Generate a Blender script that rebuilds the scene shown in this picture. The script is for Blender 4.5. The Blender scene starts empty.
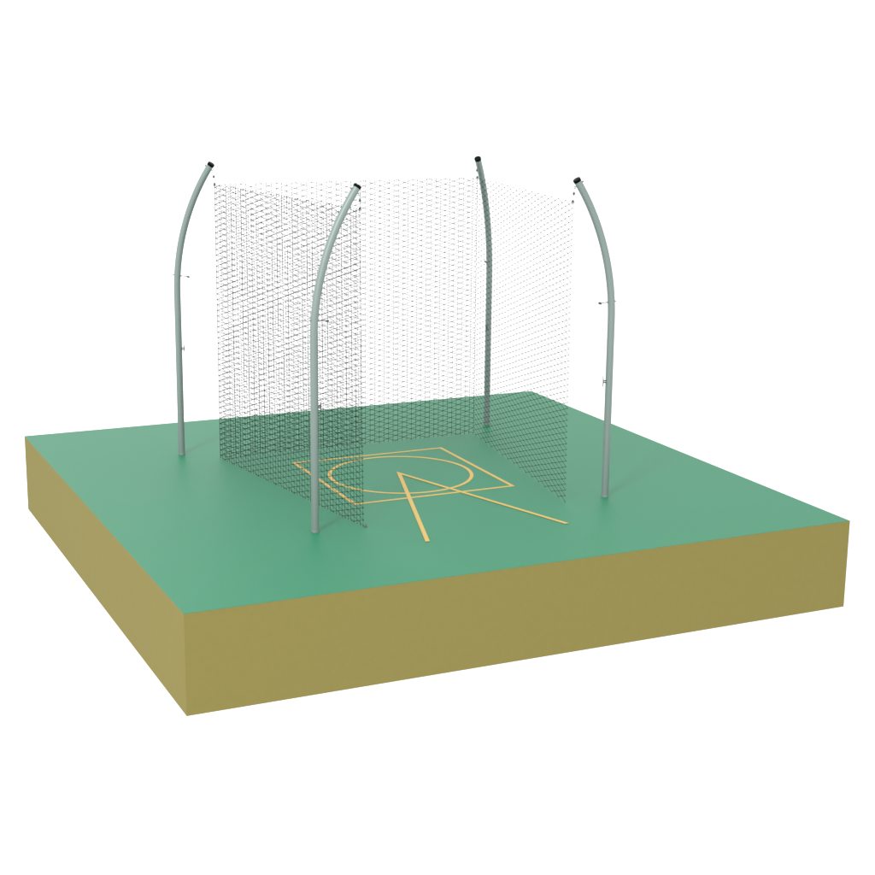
import bpy, bmesh, math, random
from mathutils import Vector, Matrix

scene = bpy.context.scene
COL = scene.collection

# ------------------------------------------------------------------ camera
CAM_LOC = Vector((-10.70955, -24.33097, 7.11838))
YAW, PITCH, ROLL, FPX = 0.43805, -0.23825, 0.01071, 1602.0813
fw = Vector((math.cos(PITCH)*math.sin(YAW), math.cos(PITCH)*math.cos(YAW), math.sin(PITCH)))
r0 = Vector((math.cos(YAW), -math.sin(YAW), 0))
u0 = r0.cross(fw)
rt = r0*math.cos(ROLL) + u0*math.sin(ROLL)
up = -r0*math.sin(ROLL) + u0*math.cos(ROLL)
cd = bpy.data.cameras.new('camera')
cam = bpy.data.objects.new('camera', cd); COL.objects.link(cam)
M = Matrix.Identity(4)
for i in range(3):
    M[i][0], M[i][1], M[i][2], M[i][3] = rt[i], up[i], -fw[i], CAM_LOC[i]
cam.matrix_world = M
cd.sensor_width = 36; cd.sensor_fit = 'HORIZONTAL'
cd.lens = FPX/875*36
cd.clip_end = 500
scene.camera = cam

# ------------------------------------------------------------------ light: plain white studio surround
WORLD = 1.25
w = bpy.data.worlds.new('World'); scene.world = w; w.use_nodes = True
bg = w.node_tree.nodes['Background']
bg.inputs['Color'].default_value = (1, 1, 1, 1); bg.inputs['Strength'].default_value = WORLD
# the white surround is lit a little more strongly behind the left side of the scene
wn = w.node_tree
wt = wn.nodes.new('ShaderNodeTexCoord'); wd = wn.nodes.new('ShaderNodeVectorMath'); wd.operation = 'DOT_PRODUCT'
wd.inputs[1].default_value = Vector((math.sin(-.25), math.cos(-.25), .2)).normalized()
wm = wn.nodes.new('ShaderNodeMapRange'); wm.interpolation_type = 'SMOOTHSTEP'
for k_, v_ in (('From Min', .62), ('From Max', 1.0), ('To Min', WORLD), ('To Max', WORLD*1.5)): wm.inputs[k_].default_value = v_
wn.links.new(wt.outputs['Generated'], wd.inputs[0]); wn.links.new(wd.outputs['Value'], wm.inputs['Value'])
wn.links.new(wm.outputs['Result'], bg.inputs['Strength'])
# one soft studio lamp from the front left
ld = bpy.data.lights.new('studio_lamp', 'AREA'); ld.shape = 'DISK'; ld.size = 12.5
ld.energy = 21000; ld.color = (1.0, 0.985, 0.96)
lamp = bpy.data.objects.new('studio_lamp', ld); COL.objects.link(lamp)
lamp.location = Vector((-0.75, -0.68, 0.62)).normalized()*60
lamp.rotation_euler = (-lamp.location).to_track_quat('-Z', 'Y').to_euler()
scene.view_settings.view_transform = 'Standard'
scene.view_settings.look = 'None'
scene.view_settings.exposure = 0.0
scene.view_settings.gamma = 1.0

# ------------------------------------------------------------------ materials
def mat(name, col, rough=.5, spec=.5, metal=0., noise=0., nscale=4., bump=0., bscale=200.):
    m = bpy.data.materials.new(name); m.use_nodes = True
    nt = m.node_tree; p = nt.nodes['Principled BSDF']
    p.inputs['Base Color'].default_value = (*col, 1)
    p.inputs['Roughness'].default_value = rough
    p.inputs['Specular IOR Level'].default_value = spec
    p.inputs['Metallic'].default_value = metal
    tc = nt.nodes.new('ShaderNodeTexCoord')
    if noise:
        n = nt.nodes.new('ShaderNodeTexNoise'); n.inputs['Scale'].default_value = nscale
        n.inputs['Detail'].default_value = 6
        nt.links.new(tc.outputs['Object'], n.inputs['Vector'])
        cr = nt.nodes.new('ShaderNodeValToRGB')
        cr.color_ramp.elements[0].position = .3; cr.color_ramp.elements[1].position = .7
        cr.color_ramp.elements[0].color = (*[c*(1-noise) for c in col], 1)
        cr.color_ramp.elements[1].color = (*[min(1, c*(1+noise)) for c in col], 1)
        nt.links.new(n.outputs['Fac'], cr.inputs['Fac'])
        nt.links.new(cr.outputs['Color'], p.inputs['Base Color'])
    if bump:
        n2 = nt.nodes.new('ShaderNodeTexNoise'); n2.inputs['Scale'].default_value = bscale
        nt.links.new(tc.outputs['Object'], n2.inputs['Vector'])
        b = nt.nodes.new('ShaderNodeBump'); b.inputs['Strength'].default_value = bump
        b.inputs['Distance'].default_value = .01
        nt.links.new(n2.outputs['Fac'], b.inputs['Height'])
        nt.links.new(b.outputs['Normal'], p.inputs['Normal'])
    return m

M_GREEN = mat('green_surface', (.015, .192, .095), rough=.50, spec=.37, noise=.03, nscale=30)
M_SOIL = mat('tan_soil', (.211, .182, .055), rough=.8, spec=.1, noise=.015, nscale=12)
M_LINE = mat('yellow_line_paint', (.53, .36, .085), rough=.5, spec=.3)
M_POLE = mat('galvanised_steel', (.222, .278, .260), rough=.5, spec=.2, metal=.35)
M_CAP = mat('black_plastic', (.002, .003, .004), rough=.5, spec=.05)
M_FIT = mat('fitting_steel', (.05, .075, .068), rough=.5, spec=.4, metal=0)
M_BOLT = mat('bolt_steel', (.20, .22, .21), rough=.4, spec=.5)
M_ROPE = mat('halyard_rope', (.35, .37, .36), rough=.9, spec=.1)
M_NET = mat('net_cord', (.003, .010, .008), rough=.8, spec=.1)
M_BRONZE = mat('anchor_metal', (.12, .09, .09), rough=.5, spec=.4)

# ------------------------------------------------------------------ helpers
def obj(name, bm, m, parent=None, smooth=False):
    me = bpy.data.meshes.new(name)
    bmesh.ops.recalc_face_normals(bm, faces=bm.faces[:])
    bm.to_mesh(me); bm.free()
    me.materials.append(m)
    if smooth:
        for p in me.polygons: p.use_smooth = len(p.vertices) <= 4     # flat end faces
    o = bpy.data.objects.new(name, me); COL.objects.link(o)
    if parent is not None: o.parent = parent
    return o

def empty(name, loc=(0, 0, 0)):
    o = bpy.data.objects.new(name, None); COL.objects.link(o); o.location = loc
    return o

def tag(o, label=None, cat=None, group=None, kind=None):
    for k, v in (('label', label), ('category', cat), ('group', group), ('kind', kind)):
        if v: o[k] = v
    return o

def box(bm, x0, x1, y0, y1, z0, z1):
    v = [bm.verts.new(c) for c in ((x0,y0,z0),(x1,y0,z0),(x1,y1,z0),(x0,y1,z0),(x0,y0,z1),(x1,y0,z1),(x1,y1,z1),(x0,y1,z1))]
    for f in ((0,1,2,3),(4,5,6,7),(0,1,5,4),(1,2,6,5),(2,3,7,6),(3,0,4,7)):
        bm.faces.new([v[i] for i in f])

def prism(bm, pts, z0, z1):
    a = [bm.verts.new((x, y, z0)) for x, y in pts]; b = [bm.verts.new((x, y, z1)) for x, y in pts]
    bm.faces.new(a); bm.faces.new(b); n = len(pts)
    for i in range(n): bm.faces.new((a[i], a[(i+1) % n], b[(i+1) % n], b[i]))

def tube(bm, pts, r, n=24, cap=True):
    """sweep a circle along a list of points; r is a number or a list"""
    pts = [Vector(p) for p in pts]; rings = []
    rr = r if isinstance(r, (list, tuple)) else [r]*len(pts)
    T = []
    for i in range(len(pts)):
        a = pts[max(i-1, 0)]; b = pts[min(i+1, len(pts)-1)]
        T.append((b-a).normalized())
    ref = Vector((0, 0, 1)) if abs(T[0].z) < .9 else Vector((0, 1, 0))
    s = T[0].cross(ref).normalized()
    for i, p in enumerate(pts):
        s = (s - T[i]*s.dot(T[i])).normalized(); q = T[i].cross(s)
        rings.append([bm.verts.new(p + (s*math.cos(2*math.pi*k/n) + q*math.sin(2*math.pi*k/n))*rr[i]) for k in range(n)])
    for a, b in zip(rings, rings[1:]):
        for k in range(n): bm.faces.new((a[k], a[(k+1) % n], b[(k+1) % n], b[k]))
    if cap: bm.faces.new(rings[0]); bm.faces.new(rings[-1])

def torus(bm, c, nrm, R, r, n=20, m=8):
    c = Vector(c); nrm = Vector(nrm).normalized()
    s = nrm.orthogonal().normalized(); q = nrm.cross(s); rings = []
    for i in range(n):
        a = 2*math.pi*i/n; d = s*math.cos(a) + q*math.sin(a)
        rings.append([bm.verts.new(c + d*(R + r*math.cos(2*math.pi*k/m)) + nrm*r*math.sin(2*math.pi*k/m)) for k in range(m)])
    for i in range(n):
        a, b = rings[i], rings[(i+1) % n]
        for k in range(m): bm.faces.new((a[k], a[(k+1) % m], b[(k+1) % m], b[k]))

def ball(bm, c, r, sc=(1, 1, 1)):
    g = bmesh.ops.create_uvsphere(bm, u_segments=14, v_segments=8, radius=r)
    for v in g['verts']: v.co = Vector((v.co.x*sc[0], v.co.y*sc[1], v.co.z*sc[2])) + Vector(c)

# ------------------------------------------------------------------ ground block
W, D, T = 10.733, 10.537, 1.419
bm = bmesh.new(); box(bm, -W/2, W/2, -D/2, D/2, -T, -.004)
tag(obj('ground', bm, M_SOIL), kind='structure')
bm = bmesh.new(); box(bm, -W/2, W/2, -D/2, D/2, -.0035, 0)
tag(obj('sports_surface', bm, M_GREEN), kind='structure')

# ------------------------------------------------------------------ painted markings
CX, CY, S, LW = .010, .029, 1.453, .061
bm = bmesh.new()
for (a, b) in ((0, 1), (1, 2), (2, 3), (3, 0)):
    o_ = [(-S, -S), (S, -S), (S, S), (-S, S)]; i_ = [(-S+LW, -S+LW), (S-LW, -S+LW), (S-LW, S-LW), (-S+LW, S-LW)]
    prism(bm, [(CX+p[0], CY+p[1]) for p in (o_[a], o_[b], i_[b], i_[a])], .0005, .004)
bmesh.ops.remove_doubles(bm, verts=bm.verts[:], dist=1e-5)
tag(obj('square_marking', bm, M_LINE), 'thin yellow painted square that encloses the throwing circle on the green surface', 'line marking')
bm = bmesh.new(); n = 160; R0, R1 = 1.25-LW, 1.25
vs = []
for i in range(n):
    a = 2*math.pi*i/n
    vs.append([bm.verts.new((CX+r*math.cos(a), CY+r*math.sin(a), z)) for r, z in ((R0, .0005), (R1, .0005), (R1, .004), (R0, .004))])
for i in range(n):
    a, b = vs[i], vs[(i+1) % n]
    for k in range(4): bm.faces.new((a[k], a[(k+1) % 4], b[(k+1) % 4], b[k]))
tag(obj('circle_marking', bm, M_LINE), 'yellow painted throwing circle in the middle of the green surface', 'line marking')
sv = tag(empty('sector_marking', (0.004, .194, 0)), 'yellow painted V of two straight sector lines opening towards the front edge', 'line marking')
hl = math.radians(17.45); LEN = 4.06
for s in (-1, 1):
    d = Vector((s*math.sin(hl), -math.cos(hl))); nrm = Vector((-s*math.cos(hl), -math.sin(hl)))  # towards inside
    WL = .066
    ap = Vector((0, 0)); apin = Vector((0, -WL/math.sin(hl)))
    yend = -LEN*math.cos(hl)
    e0 = d*LEN; e1 = e0 + Vector((-s*WL/math.cos(hl), 0))
    pts = [ap, e0, e1, apin]
    bm = bmesh.new(); prism(bm, [(p.x + s*.0004, p.y) for p in pts], .0045, .008)
    o = obj('sector_line', bm, M_LINE, sv)

# ------------------------------------------------------------------ curved posts
H0, RB, PHI, PR = 2.917, 3.931, .601, .0575
def path(u0, u1, n=40):
    """centre line (x towards the lean, z up); parameter is arc length"""
    out = []
    for i in range(n+1):
        s = u0 + (u1-u0)*i/n
        if s <= H0: out.append(Vector((0, 0, s)))
        else:
            a = (s-H0)/RB; out.append(Vector((RB*(1-math.cos(a)), 0, H0+RB*math.sin(a))))
    return out
SL = H0 + RB*PHI
def frame_at(s):
    a = max(0, (s-H0)/RB)
    return path(s, s, 1)[0], Vector((math.sin(a), 0, math.cos(a))), Vector((math.cos(a), 0, -math.sin(a)))

def make_post():
    root = empty('net_post')
    bm = bmesh.new()
    tube(bm, path(0, H0, 4)[:-1] + path(H0, SL, 40), PR, 40, cap=False)   # ends sit in the ground and under the cap
    obj('tube', bm, M_POLE, root, True)
    bm = bmesh.new(); tube(bm, [(0, 0, 0), (0, 0, .022), (0, 0, .026)], [PR+.003, PR+.003, PR+.0005], 40)
    obj('ground_collar', bm, M_POLE, root)
    p, t, s = frame_at(SL)
    bm = bmesh.new(); c = p
    tube(bm, [c - t*.004, c + t*.002, c + t*.036, c + t*.042], [PR+.002, PR+.004, PR+.004, PR-.001], 40)
    obj('end_cap', bm, M_CAP, root)
    # eye bolt just under the cap
    p, t, s = frame_at(SL-.055)
    bm = bmesh.new(); tube(bm, [p - s*(PR+.024), p + s*(PR+.018)], .007, 10)
    tube(bm, [p - s*(PR+.026), p - s*(PR+.006)], .014, 6)
    torus(bm, p + s*(PR+.030), (0, 1, 0), .015, .005)
    obj('eye_bolt', bm, M_BOLT, root)
    # rope guide arm
    p, t, s = frame_at(3.225)
    bm = bmesh.new(); tube(bm, [p - s*(PR+.030), p + s*.185], .006, 10)
    tube(bm, [p - s*(PR+.018), p - s*(PR+.002)], .013, 6)
    tube(bm, [p + s*(PR+.002), p + s*(PR+.022)], .013, 6)
    ga = obj('guide_arm', bm, M_BOLT, root)
    bm = bmesh.new(); torus(bm, p + s*.205, (0, .5, 1), .020, .010)
    obj('guide_eye', bm, M_FIT, ga, True)
    # rope cleat
    z = 1.93
    bm = bmesh.new()
    tube(bm, [(PR-.004, 0, z+.014), (PR+.046, 0, z+.014)], .009, 10)
    tube(bm, [(PR-.004, 0, z-.014), (PR+.046, 0, z-.014)], .009, 10)
    tube(bm, [(PR+.058, 0, z-.085), (PR+.050, 0, z-.05), (PR+.048, 0, z), (PR+.050, 0, z+.05), (PR+.058, 0, z+.085)], [.003, .006, .008, .006, .003], 10)
    obj('rope_cleat', bm, M_FIT, root, True)
    return root

def copy_tree(o, parent=None):
    c = o.copy(); COL.objects.link(c); c.parent = parent
    for ch in list(o.children):
        copy_tree(ch, c)
    return c

POSTS = [  # x, y, direction of lean, label
    (-2.534, -2.557, (1, .020), 'curved steel post with black cap, nearest the camera, in front of the left net side'),
    (-3.055, 2.807, (math.cos(.737), -math.sin(.737)), 'curved steel post standing alone at the back left, outside the net'),
    (3.055, 2.807, (-math.cos(.737), -math.sin(.737)), 'curved steel post seen through the right net side, at the back'),
    (2.534, -2.557, (-1, .020), 'curved steel post at the front right, clear of the net'),
]
proto = make_post(); TOPS = []
for i, (x, y, d, lab) in enumerate(POSTS):
    p = proto if i == 0 else copy_tree(proto)
    p.location = (x, y, 0); p.rotation_euler = (0, 0, math.atan2(d[1], d[0]))
    tag(p, lab, 'post', 'four curved posts round the throwing cage')
    dv = Vector((d[0], d[1], 0)).normalized()
    c, t, s = frame_at(SL-.055); e = c + s*(PR+.043)
    TOPS.append(Vector((x, y, 0)) + dv*e.x + Vector((0, 0, e.z)))

# ------------------------------------------------------------------ net: three panels
NZ0, NZ1 = .010, 4.82
BL, BR = (-2.50, 2.27), (2.50, 2.27)
FLb, FRb = (-1.762, -2.600), (1.762, -2.600)
FLt, FRt = (-1.785, -2.520), (1.785, -2.520)
CR = .0037; KR = .009
def net_segments(L, H, MESH):
    """cord pieces in panel coordinates (metres along, metres up)"""
    seg = []
    if MESH == 'upright':
        nx = round(L/.092)
        for i in range(nx+1): seg.append((i*L/nx, 0, i*L/nx, H))
    if MESH == 'diamond':
        nx = round(L/.161); nz = round(H/.096); a, b = L/nx, H/nz    # a: node column, b: node row
        for i in range(nx):
            for j in range(2*nz+1):
                if (i+j+nx) % 2: continue
                for dj in (-1, 1):
                    if 0 <= j+dj <= 2*nz: seg.append((i*a, j*b/2, (i+1)*a, (j+dj)*b/2))
    return seg

def panel(name, A0, B0, A1, B1, parent, layers):
    A0, B0, A1, B1 = [Vector((p[0], p[1], z)) for p, z in ((A0, NZ0), (B0, NZ0), (A1, NZ1), (B1, NZ1))]
    L = (B0-A0).length; H = NZ1-NZ0
    P = lambda u, v: (A0.lerp(B0, u/L)).lerp(A1.lerp(B1, u/L), v/H)
    nrm = (B0-A0).cross(A1-A0).normalized()
    verts = []; faces = []
    rnd = random.Random(len(name) + round(L*10))
    wob = {}
    def node(u, v):            # every knot of the mesh sits a few millimetres off the ideal grid
        k = (round(u, 3), round(v, 3))
        if k not in wob:
            e = .0 if v < .001 or v > H-.001 or u < .001 or u > L-.001 else 1.
            wob[k] = (u + rnd.uniform(-.003, .003)*e, v + rnd.uniform(-.003, .003)*e)
        return P(*wob[k])
    segs = [(s_, CR*k_, off) for m_, k_, off in layers for s_ in net_segments(L, H, m_)]
    for ((u_, v_, p_, q_), cr, off) in segs:
        a, b = node(u_, v_) + nrm*off, node(p_, q_) + nrm*off; d = (b-a).normalized(); s = d.cross(nrm).normalized()
        k = len(verts)
        for c in (a - d*cr*.5, b + d*cr*.5):
            for o_ in (s, nrm, -s, -nrm): verts.append(c + o_*cr)
        for i in range(4): faces.append((k+i, k+(i+1) % 4, k+4+(i+1) % 4, k+4+i))
        faces.append((k, k+3, k+2, k+1)); faces.append((k+4, k+5, k+6, k+7))
    for (u_, v_) in list(wob):                              # knots
        c = node(u_, v_); k = len(verts); s = (B0-A0).normalized()*KR; t = Vector((0, 0, KR)); n_ = nrm*KR
        for o_ in (s, n_, -s, -n_, t, -t): verts.append(c + o_)
        for i in range(4): faces.append((k+i, k+(i+1) % 4, k+4)); faces.append((k+(i+1) % 4, k+i, k+5))
    me = bpy.data.meshes.new(name); me.from_pydata(verts, [], faces); me.materials.append(M_NET)
    o = bpy.data.objects.new(name, me); COL.objects.link(o); o.parent = parent
    return o

net = tag(empty('safety_net', (0, 0, 0)), 'tall dark three-sided mesh net hung round the throwing circle, open at the front', 'safety net')
panel('net_panel', BL, FLb, BL, FLt, net, [('diamond', .88, 0), ('upright', .68, .008)])
panel('net_panel', BL, BR, BL, BR, net, [('diamond', .9, 0), ('upright', .8, .008)])
panel('net_panel', BR, FRb, BR, FRt, net, [('diamond', .82, 0)])

# ------------------------------------------------------------------ halyards from the posts to the net corners
CORN = [FLt, BL, BR, FRt]
RL = ['short rope with small block hanging from the nearest post to the net corner',
      'short rope with small block hanging from the back left post cap to the net',
      'short rope with small block beside the back right post top, above the net',
      'short rope with small block hanging from the front right post to the net']
for i, (tp, c) in enumerate(zip(TOPS, CORN)):
    r = tag(empty('hanging_rope', tp), RL[i], 'rope', 'ropes that hold up the net corners')
    end = Vector((c[0], c[1], NZ1+.012)) - tp
    mid = end*.42; mid.x = end.x*.30; mid.y = end.y*.30
    bm = bmesh.new(); tube(bm, [(0, 0, 0), mid, end], .0035, 8); obj('rope', bm, M_ROPE, r)
    bm = bmesh.new(); ball(bm, mid, .020, (.9, .9, 1.25)); obj('pulley', bm, M_FIT, r, True)
    bm = bmesh.new(); ball(bm, end, .019, (1.1, 1.1, 1.0)); torus(bm, end - Vector((0, 0, .02)), (0, 1, 0), .016, .006)
    obj('clip', bm, M_FIT, r, True)

# ------------------------------------------------------------------ ground anchor at the foot of the left net side
AL = ['tiny metal ground anchor at the front foot of the left net side']
for i, (x, y, lab) in enumerate(((-1.735, -2.615, AL[0]),)):
    a = tag(empty('ground_anchor', (x, y, 0)), lab, 'anchor')
    bm = bmesh.new(); tube(bm, [(0, 0, .0005), (0, 0, .008), (0, 0, .012)], [.028, .028, .02], 20); obj('base_plate', bm, M_BRONZE, a)
    bm = bmesh.new(); torus(bm, (0, 0, .026), (0, 1, 0), .014, .005); obj('ring', bm, M_BRONZE, a, True)
